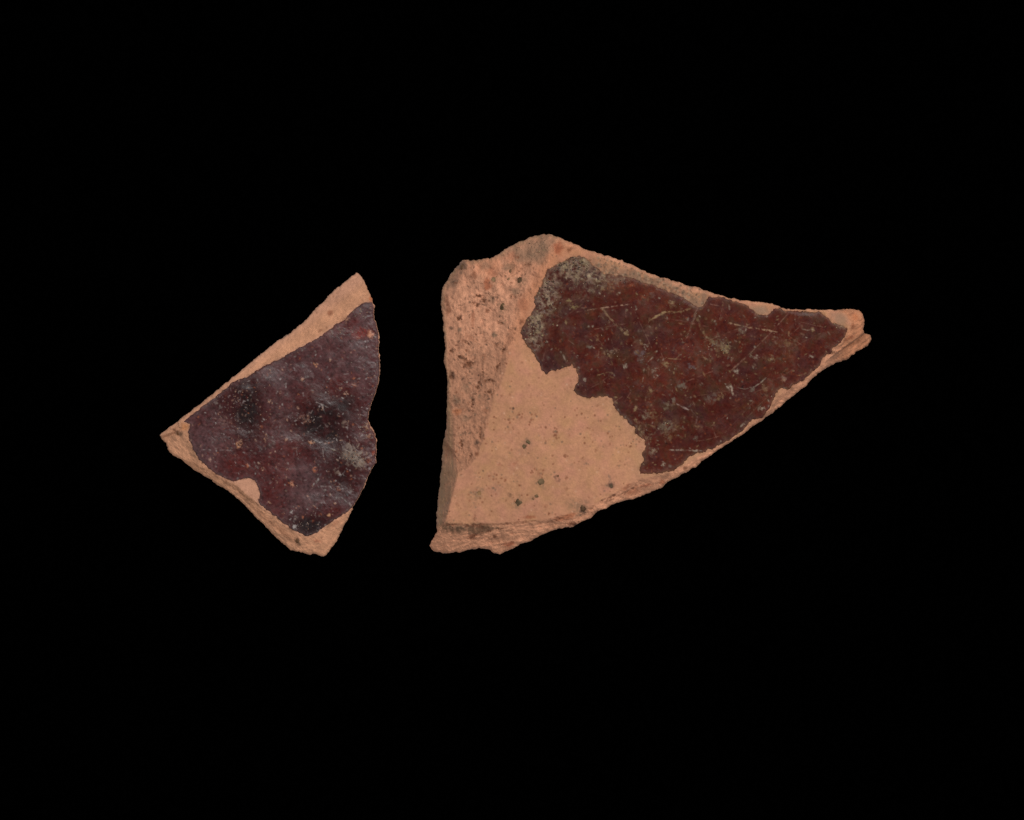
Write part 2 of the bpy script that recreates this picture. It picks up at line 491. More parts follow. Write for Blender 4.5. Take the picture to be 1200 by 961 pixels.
def build_big():
    org = (700, 460)
    root = thing("pottery_sherd", "large clay sherd with red-brown glaze flaked off its lower left half", org)
    R = Raster(BIG, GRID)
    X, Y = R.X, R.Y
    sd, nx, ny, _ = sdf(resample(BIG, 1.0, 1.1, 6, 3), X, Y)
    sf, _, _, slope = sdf(resample(BIG_FACE, 3, 1.0, 9, 5), X, Y)
    sg, gx, gy, _ = sdf(resample(BIG_GLAZE, .9, 1.7, 6, 9), X, Y)
    out = sstep(-0.5, 2.5, sf)                                   # 0 on the face, 1 on the broken faces
    left = out * sstep(665, 645, X) * sstep(618, 606, Y)
    low = out * sstep(590, 612, Y - (X - 520) * -0.16) * sstep(720, 690, X)
    # heights
    H = T0 - ((X - 720) * 0.9 + (Y - 430) * 0.35) ** 2 / 9000.0
    H += 1.1 * fbm(X, Y, 45, 2, 2) * sstep(2, -6, sg)
    H += 0.3 * fbm(X, Y, 40, 8, 2)
    sfp = np.maximum(sf, 0)
    H -= slope * (np.sqrt(sfp ** 2 + 1.5) - 1.22)
    H += out * (2.2 * fbm(X, Y, 38, 11, 4) + 1.3 * fbm(X, Y, 10, 12, 5, 0.62)) * sstep(0, 6, sfp)
    H += low * 1.2 * fbm(X * 0.3, Y + 0.12 * X, 6, 15, 5, .7)        # layered break along the lower edge
    H += left * 0.9 * fbm(X * 1.2, Y * 0.35, 7, 16, 4, 0.6)
    edge_x = np.interp(Y, [455, 480, 530, 556, 580, 612, 640], [522, 532, 533, 537, 531, 522, 512])
    steep = np.maximum(0, edge_x - X) * sstep(455, 500, Y) * sstep(628, 606, Y)
    H -= 1.0 * steep
    H += sstep(1, 5, steep) * 1.1 * fbm(X * 1.6, Y * .3, 6, 40, 4, .65)
    # left top corner rolls off
    H -= 0.5 * np.maximum(0, 16 + 3 * fbm(X, Y, 20, 17, 2) + sd) * sstep(560, 530, X) * sstep(400, 340, Y)
    H -= 0.35 * np.maximum(0, 7 + sd) * sstep(700, 650, X) * sstep(330, 300, Y)
    # the split at the right tip
    ln = (Y - 390) - (X - 1014) * -0.72
    H -= 6.5 * sstep(-0.8, 1.5, ln) * sstep(966, 984, X)
    H += sstep(966, 984, X) * out * 1.2 * fbm((X * 0.8 + Y * -0.6) * 0.3, X * 0.6 + Y * 0.8, 4, 18, 3)
    clay_rough = 0.16 * fbm(X, Y, 3.2, 21, 3, 0.7)
    # rounded break line
    d = np.clip(-sd, 0, 3.0)
    H -= 3.0 - np.sqrt(np.maximum(9 - (3 - d) ** 2, 0))
    H = np.maximum(H, 9 + 2 * fbm(X, Y, 12, 23, 2))

    # colours of the clay itself
    n1 = fbm(X, Y, 60, 31, 4)[..., None]; n2 = fbm(X, Y, 10, 32, 4)[..., None]; n3 = fbm(X, Y, 3.0, 33, 2)[..., None]
    hue = fbm(X, Y, 13, 38, 3)[..., None]
    C = (lin(189, 134, 102) + (lin(190, 133, 103) - lin(188, 134, 100)) * hue) * (1 + 0.05 * n1 + 0.06 * n2 + .07 * n3)
    brk = lin(204, 146, 115) * (1 + 0.07 * n1 + 0.2 * n2 + 0.12 * n3)
    C = C + (brk - C) * (left[..., None])
    low_c = lin(206, 146, 113) * (1 + 0.05 * n1 + 0.16 * n2 + 0.09 * n3)
    C = C + (low_c - C) * np.clip(out - left, 0, 1)[..., None]
    soil = left * sstep(370, 450, Y + 14 * n1[..., 0]) * np.clip(.8 + .4 * n2[..., 0], 0, 1)  # left break turns darker and browner further down
    C += (lin(174, 123, 95) * (1 + .2 * n2 + .12 * n3) - C) * (.8 * soil)[..., None]
    soil = left * np.exp(-np.maximum(sf, 0) / 14.0) * sstep(385, 430, Y) * np.clip(.7 + .6 * n2[..., 0], 0, 1)  # darker brown band close to the ridge
    C += (lin(150, 104, 78) * (1 + .15 * n3) - C) * (.6 * soil)[..., None]
    C *= (1 + sstep(1, 5, steep) * .34 * fbm(X * 2.0, Y * .3, 6, 39, 4, .7))[..., None]
    # greyer, darker tone on the steep left face and at the lower left
    g = np.clip(sstep(0, 4, steep) * 0.75 + sstep(7, 0, -sd) * 0.8 * left, 0, 1) * (0.75 + 0.6 * fbm(X * 2.2, Y * 0.45, 8, 35, 4, .65))
    C += (lin(158, 122, 92) - C) * np.clip(g, 0, 1)[..., None]
    # warm ridge next to the glaze at the top
    rr = np.exp(-((sf - 3) / 9.0) ** 2) * sstep(440, 370, Y) * sstep(720, 650, X)
    C += (lin(196, 130, 94) - C) * (0.65 * rr)[..., None]
    warm = np.exp(-((X - 580) / 40) ** 2 - ((Y - 312) / 10) ** 2)
    C += (lin(200, 122, 82) - C) * (0.5 * warm * (0.6 + 0.6 * n2[..., 0]).clip(0, 1))[..., None]

    GREY = lin(120, 98, 78); DARK = lin(62, 50, 42); BRN = lin(125, 74, 50); RED = lin(166, 96, 66); PALE = lin(215, 190, 165)
    S = R.spot
    # stains and inclusions on the broken left face
    for (x, y, r, c, a, asp, an) in [
        (628, 291, 14, GREY, .62, 1.25, -.2), (640, 285, 8, GREY, .5, 1, 0), (609, 298, 9, GREY, .5, 1.2, .3), (632, 303, 7, GREY, .5, 1, 0),
        (597, 312, 5, GREY, .6, 1.2, 0), (541, 312, 7, lin(104, 82, 66), .75, 1.3, -.5), (530, 330, 6, lin(110, 88, 72), .6, 1.6, -1.0),
        (570, 311, 6, GREY, .45, 1.2, 0), (572, 333, 5.5, RED, .85, .8, 0), (577, 320, 5, RED, .5, 1, 0), (600, 300, 5, RED, .4, 1.3, 0),
        (555.6, 322, 3.5, BRN, .7, 1, 0), (654, 291, 6, lin(158, 86, 58), .8, .85, 0), (666.9, 292.7, 2.6, BRN, .8, 1, 0),
        (525, 362, 4, BRN, .6, .6, 0), (523, 352, 4, BRN, .5, .6, 0), (529.5, 384.5, 2.4, DARK, .7, 1, 0), (539, 386, 2.2, GREY, .7, 1, 0),
        (542, 419.5, 2.4, DARK, .8, 1.6, .4), (547.2, 427.5, 4.2, BRN, .6, 1, 0), (529.5, 439, 3.5, DARK, .6, .8, 0), (579, 392.2, 2.8, GREY, .8, 1, 0),
        (554, 372, 4, RED, .5, .5, 0), (611.7, 376.5, 3, BRN, .8, 1, 0), (613, 357, 7, lin(168, 104, 76), .6, .8, 0), (576, 351, 4, GREY, .5, 1, 0),
        (604, 341, 4, GREY, .5, 1.2, .3), (571, 364, 2, BRN, .7, 1, 0), (582, 404, 2.5, BRN, .5, 1, 0), (597, 396, 5, lin(150, 100, 76), .5, .8, 0),
        (534.7, 469, 4.5, GREY, .6, 1, 0), (534.7, 482, 4, lin(190, 112, 70), .6, 1, 0), (546, 490, 4, GREY, .5, 1.2, 0), (545, 507.5, 2, DARK, .6, 1, 0),
        (558.7, 519, 2.6, DARK, .75, 1, 0), (558.7, 532, 2.4, BRN, .8, 1, 0), (569, 481, 2.4, BRN, .5, 1, 0), (561, 465, 2, GREY, .5, 1, 0),
        (540, 402, 5, lin(158, 108, 84), .5, 1, 0), (560, 440, 6, lin(150, 104, 82), .4, 1.3, 1.2), (567, 418, 3, BRN, .4, 1, 0),
        (546, 455, 5, GREY, .35, 1.2, 1), (552, 396, 4, RED, .25, 1.4, .4)]:
        S(C, x, y, r, c, a, .6, .45, H, 0, asp, an)
    # pocked texture of the break
    for (x, y, n, sx, sy) in [(560, 352, 36, 12, 9), (572, 400, 60, 34, 26), (545, 440, 50, 18, 30), (600, 330, 40, 28, 18), (560, 480, 40, 14, 34), (590, 360, 40, 22, 20)]:
        for _ in range(n):
            px, py = x + rng.randn() * sx, y + rng.randn() * sy
            r = rng.uniform(0.5, 1.3)
            dk = [BRN, lin(140, 100, 78), DARK, lin(112, 80, 62)][rng.randint(4)]
            jj = int(np.clip((py - R.y[0]) / R.h, 0, len(R.y) - 1)); ii = int(np.clip((px - R.x[0]) / R.h, 0, len(R.x) - 1))
            if left[jj, ii] > .8:
                S(C, px, py, r, dk, rng.uniform(.3, .8), .5, .3, H, -rng.uniform(.3, 1.0), rng.uniform(1, 1.8), rng.rand() * 3)
    for (x, y, r, a, an) in [(542, 420, 2.6, 1.6, .4), (549, 427, 3.6, 1.2, .2), (529, 439, 3, .7, 0), (568, 352, 3, 1.8, .1), (562, 347, 2.4, 1.8, 0), (556, 356, 2.2, 1.6, .3), (572, 446, 2.6, 2, .1), (575, 459, 2.6, 1.5, 0), (561, 450, 3, .6, .2), (566, 441, 2.2, .5, 0),
                              (554, 470, 2.6, .5, 0), (545, 400, 2.6, 1.6, .5), (537, 372, 2.2, 1.2, 0), (590, 410, 2.4, .7, .3), (583, 430, 2.2, .6, .2), (563, 505, 2.6, .5, 0), (541, 520, 2.6, .5, 0), (551, 535, 2.2, .6, .3), (602, 348, 2.2, 1.4, .2), (585, 378, 2, 1.5, .4), (618, 310, 2.2, 1.3, 0), (530, 410, 2.4, 1.3, .2)]:
        S(C, x, y, r * 1.15, lin(104, 64, 42), .95, .6, .7, H, -2.4, a, an, .6)
    # bare outer face: specks of temper
    for (x, y, r, c, a) in [(609.7, 527.6, 1.8, GREY, .7), (633, 554.7, 4, lin(150, 96, 72), .6), (553, 578, 3, GREY, .35), (597.2, 579.7, 2, DARK, .7), (561, 579, 5.5, GREY, .5),
                            (651.9, 558.4, 2.2, DARK, .75), (654.4, 563, 2, DARK, .6), (662.3, 533.9, 2, BRN, .9), (683.2, 536.6, 1.8, BRN, .9), (650.3, 510.6, 1.8, BRN, .9), (648.5, 506, 1, BRN, .7),
                            (601.3, 478.7, 1.2, DARK, .9), (663.8, 573.4, 1.6, BRN, .7), (556.6, 607.8, 1.8, BRN, .7), (573, 604, 1.5, BRN, .5), (698.9, 526.4, 1.5, BRN, .7), (684.6, 489.5, 1.1, BRN, .8),
                            (714.5, 520, 1.4, BRN, .5), (664.2, 559.7, 1.7, BRN, .7), (663, 573, 1.6, BRN, .5), (669.4, 546, 3, GREY, .3), (640, 593, 3, lin(170, 112, 84), .5), (598, 495, 2, BRN, .35), (612, 490, 2, BRN, .4),
                            (588, 464, 1.2, BRN, .5), (622, 465, 1.3, BRN, .5), (650, 466, 2.5, lin(165, 115, 90), .5), (575, 560, 5, lin(172, 122, 96), .5), (582, 573, 6, lin(174, 124, 100), .5), (618, 540, 3, lin(160, 112, 88), .5),
                            (536, 591, 2.2, BRN, .4), (542, 560, 1.2, BRN, .5), (560, 500, 1.5, BRN, .4)]:
        S(C, x, y, r, c, a, .55, .5, None, 0, 1, 0, .6)
    for (x, y, r) in [(619, 518, 4.5), (614, 523, 4.5), (634, 565, 6), (608, 589, 6), (627, 583, 4.5), (561, 578, 6), (683, 595, 7), (716, 568, 4), (674, 592, 7), (610, 328, 5.5), (589.5, 359.5, 5.5)]:
        S(C, x, y, r, lin(118, 96, 74), .55, .8, .6, None, 0, 1, 0, .8)
    # a shallow tool dent
    R.line(C, [(579, 541), (586, 545), (595, 546.5), (603, 544), (608, 539.5)], 1.5, lin(166, 108, 82), .6, .5, H, -.5)
    R.line(C, [(716, 571), (714.5, 564), (713.5, 556)], 1.8, lin(110, 96, 84), .7, .7)
    for _ in range(420):
        x, y = rng.uniform(520, 760), rng.uniform(390, 612)
        S(C, x, y, rng.uniform(.45, 1.1), [BRN, lin(150, 98, 72), GREY, lin(205, 156, 126)][rng.randint(4)], rng.uniform(.3, .9), .6, .2, H, -.35)
    for (cx, cy, sx, sy, n) in [(608, 490, 12, 7, 26), (582, 566, 8, 8, 22), (650, 512, 14, 6, 14), (740, 522, 8, 6, 16), (632, 553, 5, 3, 12), (690, 500, 30, 20, 30), (556, 580, 6, 4, 10)]:
        for _ in range(n):
            S(C, cx + rng.randn() * sx, cy + rng.randn() * sy, rng.uniform(.5, 1.1), [BRN, lin(140, 84, 58), GREY][rng.randint(3)], rng.uniform(.4, .9), .5, .2, H, -.15)
    # pale haze of earth along the flaked glaze edge
    hz = np.exp(-np.maximum(sg, 0) / 7.0) * sstep(425, 500, Y) * sstep(0, .5, sg) * (1 - out)
    C += (lin(178, 140, 108) - C) * (0.35 * hz)[..., None]
    fr = np.exp(-np.maximum(sg, 0) / 1.6) * (sg > 0) * np.clip(.1 + 1.3 * fbm(X, Y, 4, 44, 3, .7), 0, 1)
    C += (lin(104, 66, 44) - C) * (.8 * fr)[..., None]
    # bottom break: dark patch, cracks
    [S(C, x_, 618 + i_ % 2 * 3, 8, lin(108, 82, 62), .85, .8, .6, None, 0, 1.8, 0, .7) for i_, x_ in enumerate((528, 540, 550, 562, 572))]
    S(C, 564, 621, 7, lin(116, 82, 60), .8, .7, .5, None, 0, 1.7, -.3)
    S(C, 552, 629, 4, lin(128, 72, 48), .7, .6, .5, None, 0, 1.5, -.3)
    S(C, 596, 639, 4.5, lin(140, 66, 40), .7, .6, .5, None, 0, 1.4, -.3)
    S(C, 579.5, 628.6, 2, BRN, .8); S(C, 620, 606, 3, lin(150, 84, 58), .7, .5, .5, None, 0, 2, 0)
    S(C, 683.5, 597, 4, DARK, .85); S(C, 670, 613.6, 3.2, lin(92, 48, 30), .9, .5, .5, None, 0, 1.5, .2)
    S(C, 663, 606, 6, lin(170, 96, 62), .6, .6, .5, None, 0, 2.2, -.25); S(C, 716, 569, 3.2, DARK, .8)
    S(C, 742, 576, 6, lin(166, 98, 68), .6, .6, .5, None, 0, 1.5, -.4); S(C, 733, 572, 4, lin(150, 84, 56), .6, .6, .5, None, 0, 1.8, -.5)
    S(C, 776, 565, 3, lin(150, 80, 50), .6); S(C, 803, 548, 2.2, BRN, .7); S(C, 787, 549.5, 2, BRN, .8); S(C, 757, 569, 3, lin(150, 80, 55), .6, .6, .5, None, 0, 2, -.2)
    for pts in [[(522, 614.5), (552, 614.5), (575, 615), (606, 613)], [(545, 616), (563, 617.5), (585, 620)], [(550, 631), (566, 624), (590, 619)], [(606, 612.5), (640, 609), (668, 603.5)], [(690, 597), (705, 588), (722, 579)],
                [(640, 613), (664, 606), (672, 603)], [(700, 593), (725, 581), (745, 571)], [(985, 405), (1000, 397), (1013, 390.5)], [(975, 415), (994, 405), (1012, 398)]]:
        R.line(C, pts, 1.3, lin(108, 64, 44), .75, .8, H, -1.0)
    # grey earth rubbed into the strip above the glaze and at the right tip
    strip = np.exp(-((sg - 1) / 9.0) ** 2) * sstep(680, 715, X) * sstep(832, 822, X) * sstep(420, 380, Y)
    C += (lin(142, 108, 86) - C) * (np.clip(strip * (0.85 + .5 * fbm(X, Y, 10, 37, 3) + .6 * fbm(X, Y, 3.4, 36, 2, .7)), 0, .92))[..., None]
    for _ in range(260):
        t_ = rng.rand(); x, y = 690 + 135 * t_, 306 + 45 * t_ + rng.randn() * 6
        S(C, x, y, rng.uniform(.5, 1.4), [lin(104, 84, 66), lin(164, 136, 110), lin(126, 88, 64), lin(88, 70, 58)][rng.randint(4)], rng.uniform(.25, .8), .6, .5, H, rng.uniform(-.2, .3))
    S(C, 893, 364, 7, lin(150, 120, 98), .8, .6, .4, None, 0, 1.4, .2)
    S(C, 983, 375, 7, lin(156, 122, 98), .7, .6, .5, None, 0, 1.3, .6)
    tip = sstep(978, 992, X) * out
    C += (lin(176, 116, 82) * (1 + .25 * n2 + .12 * n3) - C) * (.7 * tip)[..., None]
    S(C, 1003, 372, 4, lin(196, 120, 80), .6); S(C, 1000, 382, 3, lin(150, 84, 54), .6)
    S(C, 996, 396, 3, lin(150, 80, 52), .6, .6, .5, None, 0, 2.4, -.5)
    Hb = H + clay_rough * (.8 + 2.6 * out)

    # ---- the glaze: a thin glassy coat that ends in a broken rim
    gs = np.clip(-sg, 0, None)
    m1 = fbm(X, Y, 50, 51, 4)[..., None]; m2 = fbm(X, Y, 14, 52, 4)[..., None]; m3 = fbm(X, Y, 4, 53, 3)[..., None]
    m4 = fbm(X, Y, 9, 54, 4, .65)[..., None]; m5 = fbm(X, Y, 2.6, 55, 2, .7)[..., None]
    G = lin(80, 33, 25) * np.ones(X.shape + (3,))
    G += (lin(92, 34, 17) - G) * np.clip(.3 + .7 * m1 + .5 * m2, 0, 1)
    G += (lin(66, 36, 35) - G) * np.clip(.1 - .5 * m1 + .6 * m2, 0, .8)
    G += (lin(74, 47, 31) - G) * np.clip(.05 + .8 * m4, 0, .75)
    G += (lin(62, 22, 20) - G) * np.clip(-.1 - .8 * m4, 0, .7)
    G *= np.clip(1 + .14 * m3 + .10 * m5, .4, 1.8)
    GL = .33 + .05 * m1[..., 0] + .06 * m2[..., 0]
    Hg = np.zeros_like(H)
    Y1 = lin(176, 144, 104); W1 = lin(196, 176, 154); GB = lin(136, 120, 104); OR = lin(164, 84, 52); DK = lin(44, 20, 18)
    for _ in range(1500):
        x, y = rng.uniform(612, 992), rng.uniform(300, 556)
        c = [Y1, W1, GB, lin(150, 110, 88), OR, DK, lin(120, 80, 66)][rng.randint(7)]
        S(G, x, y, rng.uniform(.4, 1.0) * (1.6 if rng.rand() < .08 else 1), c * .55, rng.uniform(.2, .8), .6, .3, Hg, rng.uniform(-.2, .2), rng.uniform(1, 1.7), rng.rand() * 3)
    # smears of rubbed-in earth
    for _ in range(170):
        x, y = rng.uniform(612, 992), rng.uniform(300, 556)
        S(G, x, y, rng.uniform(2, 6), [lin(110, 76, 64), lin(92, 64, 56), lin(116, 56, 34)][rng.randint(3)], rng.uniform(.12, .4), .9, .8, None, 0, rng.uniform(1, 2.2), rng.rand() * 3)
    for (x, y, r, c, a) in [(749.5, 414, 4, lin(130, 112, 112), .7), (751, 420, 3.2, lin(140, 120, 112), .6), (799.4, 451.7, 4.2, GB, .9), (833.8, 466, 5, lin(128, 104, 92), .8), (809.8, 431, 3.4, lin(124, 108, 108), .8),  # first two spots: bluish highlight painted into the glaze colour
                            (787.4, 355.5, 2.4, Y1, .9), (719.3, 411, 3, lin(166, 128, 104), .9), (715, 416, 2.4, Y1, .7), (707, 415, 2, Y1, .6), (691, 407, 2.2, GB, .9), (779.7, 427, 3.2, Y1, .75), (767, 433.6, 2.2, W1, .85), (768, 441, 1.8, W1, .8),
                            (732.8, 428.8, 2, W1, .85), (763, 457, 2.6, Y1, .85), (685, 445.5, 1.6, W1, .85), (717, 336.5, 4, lin(146, 92, 66), .8), (668, 354, 3, lin(160, 136, 92), .9), (672.5, 359.5, 2.8, lin(160, 136, 92), .9),
                            (757, 406, 2.2, W1, .7), (781.7, 497, 6, lin(140, 122, 104), .85), (777, 502, 4, lin(132, 112, 92), .7), (756.8, 488, 4, lin(150, 126, 104), .8), (765, 486.8, 3, Y1, .7), (766, 529.5, 3.6, lin(178, 150, 128), .9),
                            (782.8, 475.4, 4, lin(146, 124, 100), .8), (789, 469, 2.4, GB, .8), (777.6, 544, 2, W1, .8), (745, 478.5, 2.2, Y1, .8), (786, 511, 4, lin(140, 96, 62), .7), (752, 505, 4, lin(150, 120, 90), .6), (815, 514, 2.4, GB, .7),
                            (849, 412, 4, Y1, .8), (843, 403, 6, lin(132, 108, 84), .8), (852, 408, 3, lin(168, 146, 100), .8), (835, 398, 4, lin(132, 108, 84), .7), (869, 388.3, 3.2, lin(140, 120, 100), .8), (903.5, 420.5, 2.6, Y1, .8), (908, 424, 1.8, Y1, .7),
                            (863.9, 435, 2.4, W1, .8), (896.2, 455, 3.6, lin(144, 106, 78), .9), (919, 444.5, 2.6, lin(168, 130, 112), .8), (892, 478.8, 2.4, W1, .8), (881.6, 456, 2.6, GB, .8), (923, 402.8, 3, Y1, .6), (969, 405, 3, lin(120, 96, 80), .7),
                            (855, 453, 3, W1, .8), (843, 466, 3, Y1, .5), (866, 468, 2.5, OR, .6), (872, 477, 4, lin(120, 64, 30), .6), (918, 416, 8, lin(104, 54, 22), .5), (915, 399, 8, lin(104, 54, 26), .5), (952, 386, 2, Y1, .7), (951, 418, 1.8, W1, .7),
                            (887, 419, 2.2, W1, .6), (880, 417, 1.8, W1, .6), (848, 462, 2, Y1, .6), (706, 340, 2, Y1, .7), (740, 335, 2.4, OR, .7), (757, 333, 2, OR, .8), (763, 346, 3, lin(130, 100, 90), .6), (734, 391, 2.4, Y1, .8)]:
        S(G, x, y, r * .95, c * .62, a, .7, .8, Hg, .25, 1, 0, .9)
    for (pts, w, c, a) in [([(675.6, 365.7), (704, 361), (738, 356.6)], .75, lin(186, 146, 122), .85), ([(704.7, 361), (716, 374), (728, 386), (735, 391.5)], 1.5, lin(150, 120, 92), .8),
                           ([(761, 376), (770, 370), (780, 365.3)], 1.3, Y1, .8), ([(780, 365.3), (793, 366), (801, 364), (810, 361)], 1.3, Y1, .75), ([(815, 367), (811, 380), (805.7, 393.4)], 1.3, lin(140, 112, 92), .6),
                           ([(817, 373.7), (822, 386), (831, 398), (842, 405), (854, 414)], 2.0, lin(150, 126, 92), .7), ([(805.7, 446.5), (822, 440), (837, 434)], .8, lin(160, 110, 92), .6), ([(776, 373), (800, 376), (830, 383)], .7, lin(140, 88, 76), .5),
                           ([(785, 527.2), (800, 527.6), (817, 527.9)], .9, W1, .95), ([(793, 473.3), (800, 477), (808, 480.6)], 1.0, lin(176, 150, 140), .8), ([(854.6, 379), (880, 384), (911, 389)], 1.0, lin(176, 140, 110), .85),
                           ([(925, 366), (905, 388), (880, 413), (857, 434)], .8, lin(150, 112, 92), .75), ([(884.7, 453), (892, 448), (899.3, 441.3)], .8, W1, .6), ([(862, 454), (873, 456), (884.7, 453)], .5, W1, .3),
                           ([(852, 453), (857, 453), (859, 463)], 1.0, W1, .75), ([(844, 404), (850, 412), (855, 417)], 2, lin(150, 128, 96), .7), ([(940, 385.5), (946, 387), (953, 386)], .9, W1, .7), ([(831, 412), (831.5, 424)], .7, lin(160, 130, 110), .5),
                           ([(755, 510), (748, 503), (753, 494)], 1.3, lin(160, 130, 100), .6), ([(763, 513), (771, 503), (778, 496)], 1.1, lin(150, 124, 100), .6), ([(660, 416), (663, 424)], .8, W1, .6), ([(733, 362), (733.5, 372)], .6, lin(140, 96, 80), .5),
                           ([(899, 372), (897, 352)], .7, W1, .5), ([(810, 480), (817, 489), (815, 498)], .7, lin(150, 120, 110), .5), ([(700, 440), (712, 436), (720, 438)], .8, Y1, .5), ([(780, 420), (798, 421)], .8, Y1, .5), ([(765, 419), (758, 425)], .8, W1, .5),
                           ([(868, 500), (874, 494)], .8, W1, .5), ([(936, 440), (945, 437)], .9, Y1, .7), ([(855, 348), (855, 362)], 1.0, W1, .45)]:
        R.line(G, pts, w * .85, c * .78, a, .7, Hg, -.12)
    for _ in range(110):
        x, y = rng.uniform(620, 985), rng.uniform(310, 550); t = rng.rand() * 6.28; L = rng.uniform(3, 14)
        R.line(G, [(x, y), (x + L * math.cos(t), y + L * math.sin(t))], .5, lin(150, 112, 96), rng.uniform(.15, .45), .4)
    S(None, 749, 412, 7, None, 1.0, .9, .1, Hg, 1.1)
    for _ in range(46):
        x, y = rng.uniform(640, 960), rng.uniform(320, 520); t = rng.choice([-.15, .1, .85, -.75, -.5]) + rng.randn() * .2; L = rng.uniform(18, 60)
        if all(height_at(R, sg, x + L * k * math.cos(t), y + L * k * math.sin(t)) < -3 for k in (0, .5, 1)):
            R.line(G, [(x, y), (x + L * .5 * math.cos(t), y + L * .5 * math.sin(t) + rng.randn()), (x + L * math.cos(t), y + L * math.sin(t))], .42, lin(140, 104, 86), rng.uniform(.15, .45), .3, Hg, -.1)
    for (cx, cy, sx, sy, n) in [(775, 495, 22, 14, 60), (762, 520, 10, 16, 30), (845, 408, 10, 7, 26), (730, 420, 40, 20, 40), (800, 365, 30, 14, 24), (885, 425, 40, 22, 40)]:
        for _ in range(n):
            S(G, cx + rng.randn() * sx, cy + rng.randn() * sy, rng.uniform(.6, 2.0), [lin(134, 104, 76), lin(118, 92, 74), lin(104, 76, 52)][rng.randint(3)], rng.uniform(.3, .8), .6, .7, Hg, .15, rng.uniform(1, 2), rng.rand() * 3, .8)
    # crusted zones of the glaze: upper left corner, left rim, right tip
    cr = np.exp(-((X - 668) / 24) ** 2 - ((Y - 311) / 12) ** 2) + .8 * np.exp(-((X - 627) / 11) ** 2 - ((Y - 385) / 22) ** 2) + .8 * np.exp(-((X - 640) / 14) ** 2 - ((Y - 345) / 20) ** 2) + .8 * np.exp(-((X - 985) / 7) ** 2 - ((Y - 380) / 6) ** 2)
    cr += .45 * np.exp(-((X - 690) / 22) ** 2 - ((Y - 330) / 14) ** 2) + .35 * np.exp(-((X - 720) / 30) ** 2 - ((Y - 326) / 7) ** 2)
    crm = np.clip(cr * 1.5 * (.75 + .75 * fbm(X, Y, 6, 61, 4, .65)), 0, 1)
    q1 = fbm(X, Y, 3.4, 62, 2, .7)[..., None]; q2 = fbm(X, Y, 4.2, 67, 2, .7)[..., None]; q3 = fbm(X, Y, 9, 68, 3)[..., None]
    crust_sheen = lin(136, 108, 90) * np.ones_like(G)
    crust_sheen += (lin(138, 116, 88) - crust_sheen) * np.clip(.3 + q3, 0, 1)
    crust_sheen += (lin(168, 148, 118) - crust_sheen) * np.clip(1.4 * q1 - .35, 0, 1)
    crust_sheen += (lin(74, 54, 44) - crust_sheen) * np.clip(1.5 * q2 - .2, 0, 1)
    crm = crm * np.clip(1.05 + 1.1 * fbm(X, Y, 3.6, 69, 2, .7), .15, 1)
    G += (crust_sheen - G) * (crm * .9)[..., None]
    # earth and pale chips on the very rim of the flake scar
    rim = np.exp(-gs / 1.6) * (.5 + .8 * fbm(X, Y, 5, 63, 3)).clip(0, 1)
    G += (lin(130, 92, 64) - G) * (.6 * rim)[..., None]
    GL = np.clip(GL + .35 * crm + .5 * np.exp(-gs / 1.8), .15, .95)
    Hg = Hg + .25 * fbm(X, Y, 18, 64, 3) + .10 * fbm(X, Y, 4.5, 65, 3) + crm * (.5 + .7 * fbm(X, Y, 3, 66, 2))
    thick = 1.1 * (1 - np.exp(-gs / 1.2)) + .2 + Hg * sstep(0, 2.5, gs)
    top = H + np.maximum(thick, .3)
    body_top = np.where(sg < 0, H - .2, Hb)

    solid_from_raster("clay_body", R, sd, nx, ny, body_top, np.clip(C, .01, .9), np.full(X.shape, .9), M_CLAY, root, org, 'solid', 7.0, lin(176, 120, 90))
    sg2 = np.maximum(sg, sd + .6)
    px = np.where(sg >= sd + .6, gx, R.X); py = np.where(sg >= sd + .6, gy, R.Y)
    gl = solid_from_raster("glaze", R, sg2, px, py, top, np.clip(G, .008, .8), GL, M_GLAZE_RED, root, org, 'shell', under=H - 1.2)
    gl["label"] = "thin red-brown glaze coat, scratched and speckled with earth"

    add_grit(R, Hb, [(610.3, 328.3, 4.4, (66, 56, 46)), (589.5, 359.5, 4.4, (78, 68, 54)), (579.9, 328.3, 5.4, (104, 92, 76)), (598.2, 318.3, 3, (84, 70, 58)), (619, 517.9, 3.6, (84, 76, 62)), (614.2, 523, 3.3, (80, 70, 58)),
                     (634.2, 564.7, 4.6, (88, 78, 64)), (608, 589, 4.8, (72, 64, 52)), (628.6, 581.4, 3, (84, 72, 58)), (624.8, 585, 2.2, (96, 80, 64)), (561.8, 578.4, 3.2, (112, 92, 72)), (683.2, 595.8, 3.8, (66, 54, 44)),
                     (716.2, 570, 2.6, (70, 62, 54)), (542, 312, 3.2, (86, 70, 58)), (597, 327, 2.4, (108, 92, 76)), (654, 558, 1.8, (88, 70, 56))], root, org)
    pts = []
    pal = [lin(132, 110, 90), lin(152, 130, 98), lin(104, 84, 70), lin(72, 56, 46), lin(160, 136, 112), lin(116, 100, 92)]
    def cluster(cx, cy, sx, sy, n, r0=.5, r1=1.3, inside=True):
        for _ in range(n):
            x, y = cx + rng.randn() * sx, cy + rng.randn() * sy
            if inside and height_at(R, sg, x, y) > -1:
                continue
            if height_at(R, sd, x, y) > -2:
                continue
            pts.append((x, y, rng.uniform(r0, r1) * rng.uniform(.6, 1.1), pal[rng.randint(len(pal))]))
    cluster(668, 309, 14, 6, 190); cluster(640, 340, 9, 14, 90); cluster(626, 384, 6, 12, 90); cluster(700, 330, 25, 8, 50, .4, .9); cluster(984, 379, 4, 4, 26)
